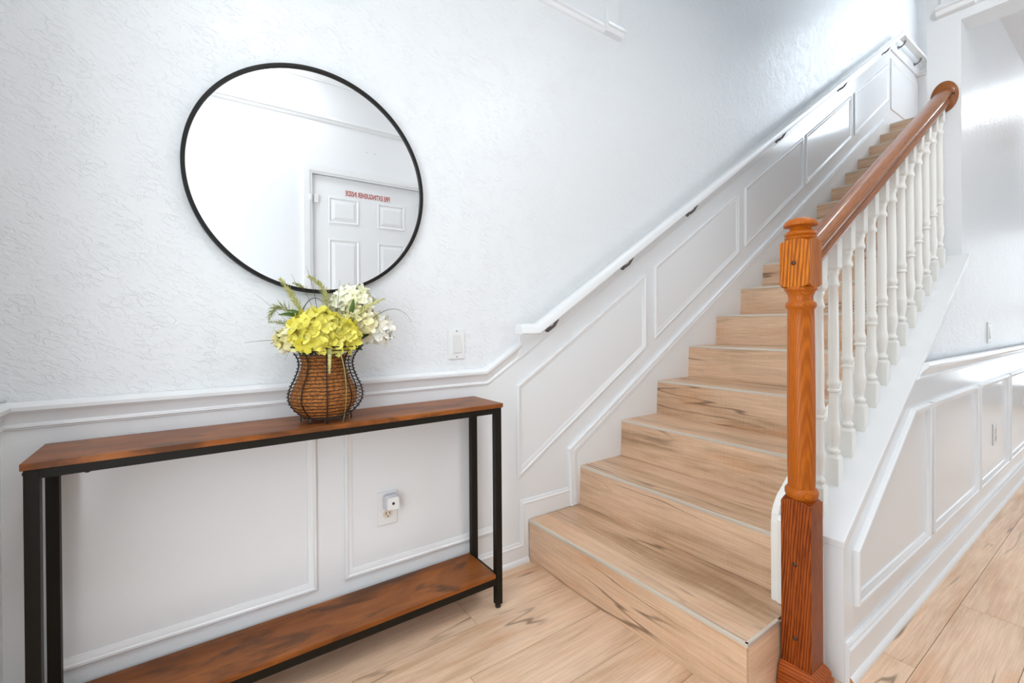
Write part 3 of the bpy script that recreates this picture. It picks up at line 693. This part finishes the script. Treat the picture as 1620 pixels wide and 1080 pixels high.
# ------------------------------------------------------------------ round mirror
MXc, MZc, MR = 0.329, 1.4555, 0.3535
mi = thing('round_mirror', 'large round wall mirror in a thin black metal frame', 'mirror', (MXc, D-0.02, MZc-MR))
Mw = Matrix.Rotation(PI/2, 3, 'X')
obj('glass', MB().lathe([(MR-0.009, 0.0), (MR-0.009, 0.0165)], (MXc, D-0.002, MZc), 160, Mw), M_MIRROR, mi)
obj('frame', MB().lathe([(MR-0.0095, 0.001), (MR-0.0005, 0.001), (MR, 0.003), (MR, 0.023), (MR-0.0005, 0.0245), (MR-0.0105, 0.0245), (MR-0.0108, 0.024), (MR-0.0108, 0.0168)], (MXc, D-0.0005, MZc), 160, Mw), M_FRAME, mi, smooth=40)

# ------------------------------------------------------------------ wall plates
def decora(x, z, yf, label, w=0.070, h=0.115):
    t = thing('light_switch', label, 'light switch', (x, yf, z))
    obj('plate', MB().box(x-w/2, x+w/2, yf-0.006, yf-0.0003, z-h/2, z+h/2), M_PLATE, t, bevel=0.0025)
    m = MB().add([(x-0.0165, yf-0.0058, z-0.033), (x+0.0165, yf-0.0058, z-0.033), (x+0.0165, yf-0.0058, z+0.033), (x-0.0165, yf-0.0058, z+0.033),
                  (x-0.0165, yf-0.0115, z-0.033), (x+0.0165, yf-0.0115, z-0.033), (x+0.0165, yf-0.0068, z+0.033), (x-0.0165, yf-0.0068, z+0.033)],
                 [(4, 5, 6, 7), (0, 1, 5, 4), (1, 2, 6, 5), (2, 3, 7, 6), (3, 0, 4, 7), (3, 2, 1, 0)])
    obj('rocker', m, mat('rocker_plastic', (0.74, 0.74, 0.72), 0.3), t)
    for dz in (-0.0485, 0.0485):
        obj('screw', MB().lathe([(0.0032, 0), (0.0032, 0.0012), (0.0015, 0.0018)], (x, yf-0.0058, z+dz), 10, Mw), M_CHROME, t)
decora(0.824, 0.9265, D, 'white rocker light switch on the textured wall right of the vase')
decora(3.494, 0.9375, YO, 'white rocker light switch on the hall wall above the chair rail')
def outlet(x, z, yf, label):
    t = thing('outlet', label, 'outlet', (x, yf, z))
    obj('plate', MB().box(x-0.035, x+0.035, yf-0.006, yf-0.0003, z-0.0565, z+0.0565), M_PLATE, t, bevel=0.0025)
    for dz in (-0.0195, 0.0195):
        pol = []
        for i in range(24):
            a = 2*PI*i/24; pol.append((x+0.0172*math.cos(a), z+dz+max(-0.0142, min(0.0142, 0.0172*math.sin(a)))))
        r = obj('receptacle', MB().xz(pol, yf-0.0078, yf-0.0055), M_IVORY, t)
        for dx, hh in ((-0.0065, 0.0045), (0.0065, 0.0036)):
            obj('slot', MB().box(x+dx-0.0011, x+dx+0.0011, yf-0.0081, yf-0.0077, z+dz+0.0015-hh, z+dz+0.0015+hh+0.002), M_DARK, r)
        obj('slot', MB().lathe([(0.0024, 0), (0.0024, 0.0004)], (x, yf-0.0077, z+dz-0.0085), 10, Mw), M_DARK, r)
    obj('screw', MB().lathe([(0.003, 0), (0.003, 0.0012)], (x, yf-0.0058, z), 10, Mw), M_CHROME, t)
outlet(0.5485, 0.366, D-0.002, 'white outlet plate low on the panelled wall under the console')
outlet(3.455, 0.403, YK, 'white outlet plate inside the hall wainscot panel')
nl = thing('night_light', 'small square white plug-in night light with dark sensor dot', 'night light', (0.557, D-0.02, 0.388))
def rsq(x, z, h, r, y0, y1):
    pol = []
    for q, (sx, sz) in enumerate(((1, 1), (-1, 1), (-1, -1), (1, -1))):
        for i in range(6):
            a = q*PI/2+i/5*PI/2; pol.append((x+sx*(h-r)+r*math.cos(a), z+sz*(h-r)+r*math.sin(a)))
    return MB().xz(pol, y0, y1)
nlx, nlz = 0.5555, 0.3905
obj('housing', rsq(nlx, nlz, 0.0255, 0.009, D-0.030, D-0.0105), M_GREYPL, nl, smooth=50)
fc = obj('face', rsq(nlx+0.001, nlz, 0.0205, 0.005, D-0.042, D-0.0303), M_PLATE, nl, smooth=50)
obj('sensor_dot', MB().lathe([(0.0048, 0), (0.0048, 0.0007), (0.002, 0.001)], (nlx+0.001, D-0.0421, nlz), 14, Mw), M_DARK, nl)

# ------------------------------------------------------------------ wire basket vase
VX, VY, VZ = 0.321, 1.412, 0.722
va = thing('wire_basket_vase', 'bulbous rusty wire basket vase around a woven brown rope pot', 'vase', (VX, VY, VZ))
def prof_r(z):     # radius of the wire cage against height
    P = [(0.016, 0.066), (0.024, 0.074), (0.040, 0.090), (0.060, 0.101), (0.078, 0.103), (0.100, 0.098), (0.125, 0.086), (0.150, 0.077), (0.168, 0.074), (0.185, 0.078), (0.200, 0.087), (0.218, 0.104)]
    for (a, ra), (b, rb) in zip(P, P[1:]):
        if a <= z <= b: return ra+(rb-ra)*(z-a)/(b-a)
    return P[0][1] if z < P[0][0] else P[-1][1]
NRIB = 9
for i in range(NRIB):
    a = 2*PI*i/NRIB+0.32
    pts = [(VX+(prof_r(z)-0.001)*math.cos(a), VY+(prof_r(z)-0.001)*math.sin(a), VZ+z) for z in [0.016+0.202*j/22 for j in range(23)]]
    obj('rib', MB().tube(pts, 0.0019, 6), M_WIRE, va, smooth=60)
    ca, sa = math.cos(a), math.sin(a); r0 = 0.069
    loop = [(VX+r0*ca-sa*0.0062*math.cos(b), VY+r0*sa+ca*0.0062*math.cos(b), VZ+0.0098+0.0084*math.sin(b)) for b in [2*PI*j/14 for j in range(14)]]
    obj('foot', MB().tube(loop, 0.0013, 5, True), M_WIRE, va, smooth=60)
pts = []
turns = 19
for j in range(turns*44+1):
    t = j/(turns*44); z = 0.020+0.190*t; a = 2*PI*turns*t
    r = prof_r(z)+0.0015+0.0022*math.cos(a*NRIB-0.32*NRIB)
    pts.append((VX+r*math.cos(a), VY+r*math.sin(a), VZ+z+0.0006*math.sin(a*NRIB/2)))
obj('coil_wire', MB().tube(pts, 0.00115, 4), M_WIRE, va, smooth=80)
for z, rr in ((0.017, 0.0018), (0.218, 0.0024)):
    obj('rim_wire', MB().tube([(VX+prof_r(z)*math.cos(a), VY+prof_r(z)*math.sin(a), VZ+z) for a in [2*PI*j/48 for j in range(48)]], rr, 6, True), M_WIRE, va, smooth=60)
lp = [(0.010, 0.019)]
for j in range(67):
    z = 0.020+0.170*j/66
    base = prof_r(z)-(0.006+0.006*max(0, min(1, (z-0.05)/0.05)))
    lp.append((base*0.985-0.0016*abs(math.sin(PI*j/4)), z))
lp += [(lp[-1][0]-0.006, 0.1905), (0.01, 0.180)]
obj('rope_pot', MB().lathe(lp, (VX-0.006, VY-0.001, VZ), 40), M_ROPE, va, smooth=60)

# ------------------------------------------------------------------ flowers
def petal_floret(R, cup, seed):
    rnd = random.Random(seed); m = MB()
    for p in range(4):
        a0 = p*PI/2+rnd.uniform(-0.15, 0.15); vs = []; L = R*rnd.uniform(0.85, 1.1); Wd = L*rnd.uniform(0.80, 0.95); tw = rnd.uniform(-0.35, 0.35)
        for i in range(4):
            t = i/3
            w = Wd*(0.18+0.82*math.sin(PI*min(1, t*0.62+0.06)))*0.5*(1 if t < 0.9 else 0.72)
            for sgn in (-1, -0.35, 0.35, 1):
                x = L*t*math.cos(cup*0.6); yv = sgn*w
                z = L*(cup*t*t*0.55+0.10*abs(sgn)*t-0.14*t*t*t)+tw*yv*t+0.10*L*t*math.sin(3*sgn+seed+p)
                x -= 0.12*L*(sgn*sgn)*t
                vs.append((x*math.cos(a0)-yv*math.sin(a0), x*math.sin(a0)+yv*math.cos(a0), z))
        m.add(vs, [(i*4+j, i*4+j+1, i*4+j+5, i*4+j+4) for i in range(3) for j in range(3)])
    return m
def hydrangea(label, c, rad, R, cnt, material, stem_to, seed, squash=(1, 0.85, 0.9), leafy=None):
    rnd = random.Random(seed)
    t = thing('hydrangea', label, 'flower', stem_to, 'hydrangea heads in the wire vase')
    C = Vector(c)
    meshes = []
    for k in range(3):
        me = petal_floret(R, 0.55+0.25*k, seed*10+k).mesh('floret', material, 70); meshes.append(me)
    pts = [Vector(stem_to), Vector(stem_to)*0.6+C*0.4+Vector((0, 0, -0.01)), C]
    obj('stem', MB().tube(pts, 0.0022, 6), M_LEAFD, t, smooth=60)
    ga = PI*(3-math.sqrt(5))
    for i in range(cnt):
        z = 1-2*(i+0.5)/cnt*0.86; r = math.sqrt(max(0, 1-z*z)); a = ga*i
        d = Vector((r*math.cos(a), r*math.sin(a), z))
        jit = rnd.uniform(0.86, 1.06)
        pos = C+Vector((d.x*squash[0], d.y*squash[1], d.z*squash[2]))*rad*jit
        if pos.y > 1.505: continue
        q = (d+Vector((rnd.uniform(-.3, .3), rnd.uniform(-.3, .3), rnd.uniform(-.2, .35)))).normalized().to_track_quat('Z', 'Y')
        o = obj('floret', meshes[i % 3], None, t, loc=(0, 0, 0))
        sc = rnd.uniform(0.85, 1.15)
        M = Matrix.Translation(pos-Vector(stem_to)) @ q.to_matrix().to_4x4() @ Matrix.Rotation(rnd.uniform(0, 6.28), 4, 'Z') @ Matrix.Diagonal((sc, sc, sc, 1))
        o.matrix_local = M
    # inner calyx so that no gap shows the wall through the head
    m = MB().lathe([(0.001, -0.60*rad), (0.45*rad, -0.42*rad), (0.60*rad, 0), (0.45*rad, 0.42*rad), (0.001, 0.60*rad)], c, 12)
    obj('flower_core', m, material, t, smooth=80)
base = (VX, VY, VZ+0.192)
hydrangea('large yellow-green hydrangea head at the front left of the vase', (0.283, 1.352, 0.980), 0.064, 0.030, 60, M_YELLOW, (VX-0.02, VY-0.01, VZ+0.193), 3)
hydrangea('smaller yellow-green hydrangea head leaning right over the vase rim', (0.342, 1.350, 0.968), 0.048, 0.028, 42, M_YELLOW, (VX, VY-0.02, VZ+0.193), 4)
hydrangea('creamy white hydrangea head standing highest, below the mirror', (0.402, 1.418, 1.066), 0.054, 0.025, 54, M_CREAMP, (VX+0.02, VY+0.01, VZ+0.193), 5)
hydrangea('pale yellow hydrangea head between the yellow and white ones', (0.406, 1.392, 1.008), 0.050, 0.026, 46, M_PALE, (VX+0.025, VY-0.005, VZ+0.193), 6)
hydrangea('white hydrangea head drooping at the far right of the bouquet', (0.460, 1.414, 0.990), 0.052, 0.026, 48, M_WHITEP, (VX+0.035, VY+0.008, VZ+0.193), 8)
hydrangea('pale yellow hydrangea head hanging at the lower left of the vase', (0.236, 1.412, 0.962), 0.040, 0.024, 38, M_PALE, (VX-0.035, VY+0.005, VZ+0.193), 9)

def bez(p, n=12):
    P = [Vector(q) for q in p]; out = []
    for i in range(n+1):
        t = i/n; Q = list(P)
        while len(Q) > 1: Q = [Q[j]*(1-t)+Q[j+1]*t for j in range(len(Q)-1)]
        out.append(Q[0])
    return out
def sprig(label, p, mt, rmax, n=22, seed=1, lf=0.014):
    rnd = random.Random(seed); pts = bez(p, 20)
    t = thing('fern_sprig', label, 'sprig', tuple(pts[0]), 'fern sprigs in the wire vase')
    obj('stem', MB().tube(pts, [0.0013*(1-0.6*i/20) for i in range(21)], 5), mt, t)
    m = MB()
    for i in range(n):
        f = 0.18+0.82*i/n; k = f*20; j = min(19, int(k)); c = pts[j].lerp(pts[j+1], k-j); d = (pts[j+1]-pts[j]).normalized()
        sz = rmax*(1-0.75*((f-0.18)/0.82)**1.3)
        s1 = d.cross(Vector((0, 1, 0.3))).normalized(); s2 = d.cross(s1)
        for q in range(4):
            a = q*PI/2+i*0.9+rnd.uniform(-0.3, 0.3); o = (s1*math.cos(a)+s2*math.sin(a)*0.8)
            tip = c+(o*0.8+d*0.75).normalized()*sz*rnd.uniform(0.8, 1.2); wv = d.cross(o).normalized()*lf*0.17
            mid = c.lerp(tip, 0.55)
            m.add([c-wv*0.4, c+wv*0.4, mid+wv, tip, mid-wv, mid+o*0.0012], [(0, 1, 2, 5), (0, 5, 4), (5, 2, 3), (4, 5, 3)])
    lv = obj('leaflets', m, mt, t); lv['kind'] = 'stuff'
sprig('thick pale green sprig pointing up at the left of the bouquet', [(0.292, 1.40, 0.93), (0.255, 1.41, 1.06), (0.199, 1.41, 1.134)], M_SPRIG, 0.032, 26, 2, 0.020)
sprig('pale green sprig rising behind the yellow head, tip bent left', [(0.325, 1.42, 0.93), (0.335, 1.425, 1.08), (0.330, 1.42, 1.12), (0.272, 1.41, 1.142)], M_SPRIG, 0.030, 24, 3, 0.019)
sprig('yellow-green sprig pointing right in front of the white heads', [(0.37, 1.36, 0.99), (0.40, 1.345, 1.052), (0.478, 1.35, 1.080)], M_SPRIG, 0.020, 24, 4, 0.017)
sprig('feathery grey-green sprig drooping at the far left', [(0.28, 1.42, 0.93), (0.235, 1.43, 1.06), (0.19, 1.43, 1.085), (0.172, 1.42, 1.015)], M_SPRIG2, 0.034, 22, 5, 0.013)
sprig('grey-green sprig reaching left below the drooping one', [(0.28, 1.41, 0.93), (0.24, 1.40, 1.02), (0.168, 1.40, 1.010)], M_SPRIG2, 0.024, 18, 6, 0.012)
sprig('pale cream sprig hanging down over the front of the rope pot', [(0.318, 1.36, 0.925), (0.312, 1.315, 0.965), (0.304, 1.298, 0.935), (0.3035, 1.296, 0.868)], mat('cream_sprig', s2l(226, 222, 160), 0.6), 0.013, 34, 7, 0.026)
def blade(label, p, r=0.0010, mt=M_BLADE):
    pts = bez(p, 16)
    tag(obj('grass_blade', MB().tube(pts, [r*(1-0.7*i/16) for i in range(17)], 4), mt, smooth=80), label, 'grass blade', 'thin grass blades in the wire vase')
blade('thin dark grass blade stretching straight out to the left', [(0.30, 1.40, 0.93), (0.235, 1.41, 0.972), (0.113, 1.41, 0.955)], 0.0011)
blade('dark grass blade curving up left above the yellow head', [(0.30, 1.41, 0.93), (0.30, 1.41, 1.06), (0.245, 1.41, 1.127)])
blade('dark grass blade arching out to the far right past the white heads', [(0.38, 1.37, 0.94), (0.445, 1.355, 1.05), (0.53, 1.37, 1.085), (0.575, 1.38, 1.010)], 0.0013)
blade('faint grass blade sweeping up to the upper left', [(0.29, 1.42, 0.93), (0.21, 1.42, 1.03), (0.139, 1.41, 1.088)], 0.0007)
blade('green grass blade falling down the front of the rope pot to the table', [(0.335, 1.36, 0.925), (0.325, 1.31, 0.975), (0.352, 1.291, 0.885), (0.354, 1.291, 0.80), (0.346, 1.330, 0.724)], 0.0019, mat('pale_blade', s2l(150, 150, 84), 0.5))
blade('grass blade rising in front of the mirror', [(0.31, 1.42, 0.93), (0.30, 1.42, 1.10), (0.268, 1.41, 1.170)])
blade('short upright grass blade left of the creamy white head', [(0.335, 1.38, 0.95), (0.345, 1.37, 1.06), (0.352, 1.37, 1.132)], 0.0011)
blade('brown arched stem bowing over the yellow head', [(0.245, 1.40, 1.0), (0.262, 1.41, 1.09), (0.30, 1.42, 1.105), (0.335, 1.42, 1.085), (0.34, 1.42, 0.95)], 0.0014, M_WIRE)
blade('dark grass blade poking down left past the rim', [(0.29, 1.38, 0.945), (0.235, 1.36, 0.985), (0.20, 1.35, 0.905)], 0.0008)
def leaf(label, b, tip, w, mt, up=(0, -0.7, 0.7)):
    B, T = Vector(b), Vector(tip); d = T-B; sd = d.cross(Vector(up)).normalized(); nv = sd.cross(d).normalized(); m = MB(); vs = []
    for i in range(8):
        t = i/7; ww = w*math.sin(PI*(0.06+0.90*t**0.85)); c = B+d*t+nv*(0.25*d.length*math.sin(PI*t)*0.35)
        vs += [c-sd*ww+nv*ww*0.25, c, c+sd*ww+nv*ww*0.25]
    m.add(vs, [(i*3+j, i*3+j+1, i*3+j+4, i*3+j+3) for i in range(7) for j in range(2)])
    o = obj('leaf', m, mt, None, smooth=60)
    sm = o.modifiers.new('thick', 'SOLIDIFY'); sm.thickness = 0.0006
    tag(o, label, 'leaf', 'leaves among the flowers')
leaf('broad dark green leaf under the pale yellow head', (0.345, 1.385, 0.925), (0.432, 1.362, 0.972), 0.018, M_LEAFD)
leaf('small green leaf standing in front of the creamy white head', (0.378, 1.365, 1.030), (0.386, 1.355, 1.078), 0.0075, M_LEAF, (0, -1, 0))
leaf('pointed green leaf sticking out left behind the yellow head', (0.26, 1.395, 1.02), (0.192, 1.385, 1.030), 0.009, M_LEAF)
leaf('second green leaf at the left, above the pointed one', (0.265, 1.39, 1.018), (0.213, 1.375, 1.043), 0.009, M_LEAF)
leaf('dark green leaf tucked over the middle of the vase rim', (0.325, 1.385, 0.925), (0.372, 1.345, 0.935), 0.016, M_LEAFD)
leaf('dark green leaf folded over the right side of the vase rim', (0.36, 1.39, 0.93), (0.405, 1.338, 0.928), 0.016, M_LEAFD)
leaf('dark green leaf folded over the left side of the vase rim', (0.28, 1.38, 0.925), (0.243, 1.335, 0.922), 0.013, M_LEAFD)
leaf('dark green leaf below the smaller yellow head', (0.30, 1.385, 0.922), (0.338, 1.345, 0.945), 0.016, M_LEAFD)

bpy.context.view_layer.update()
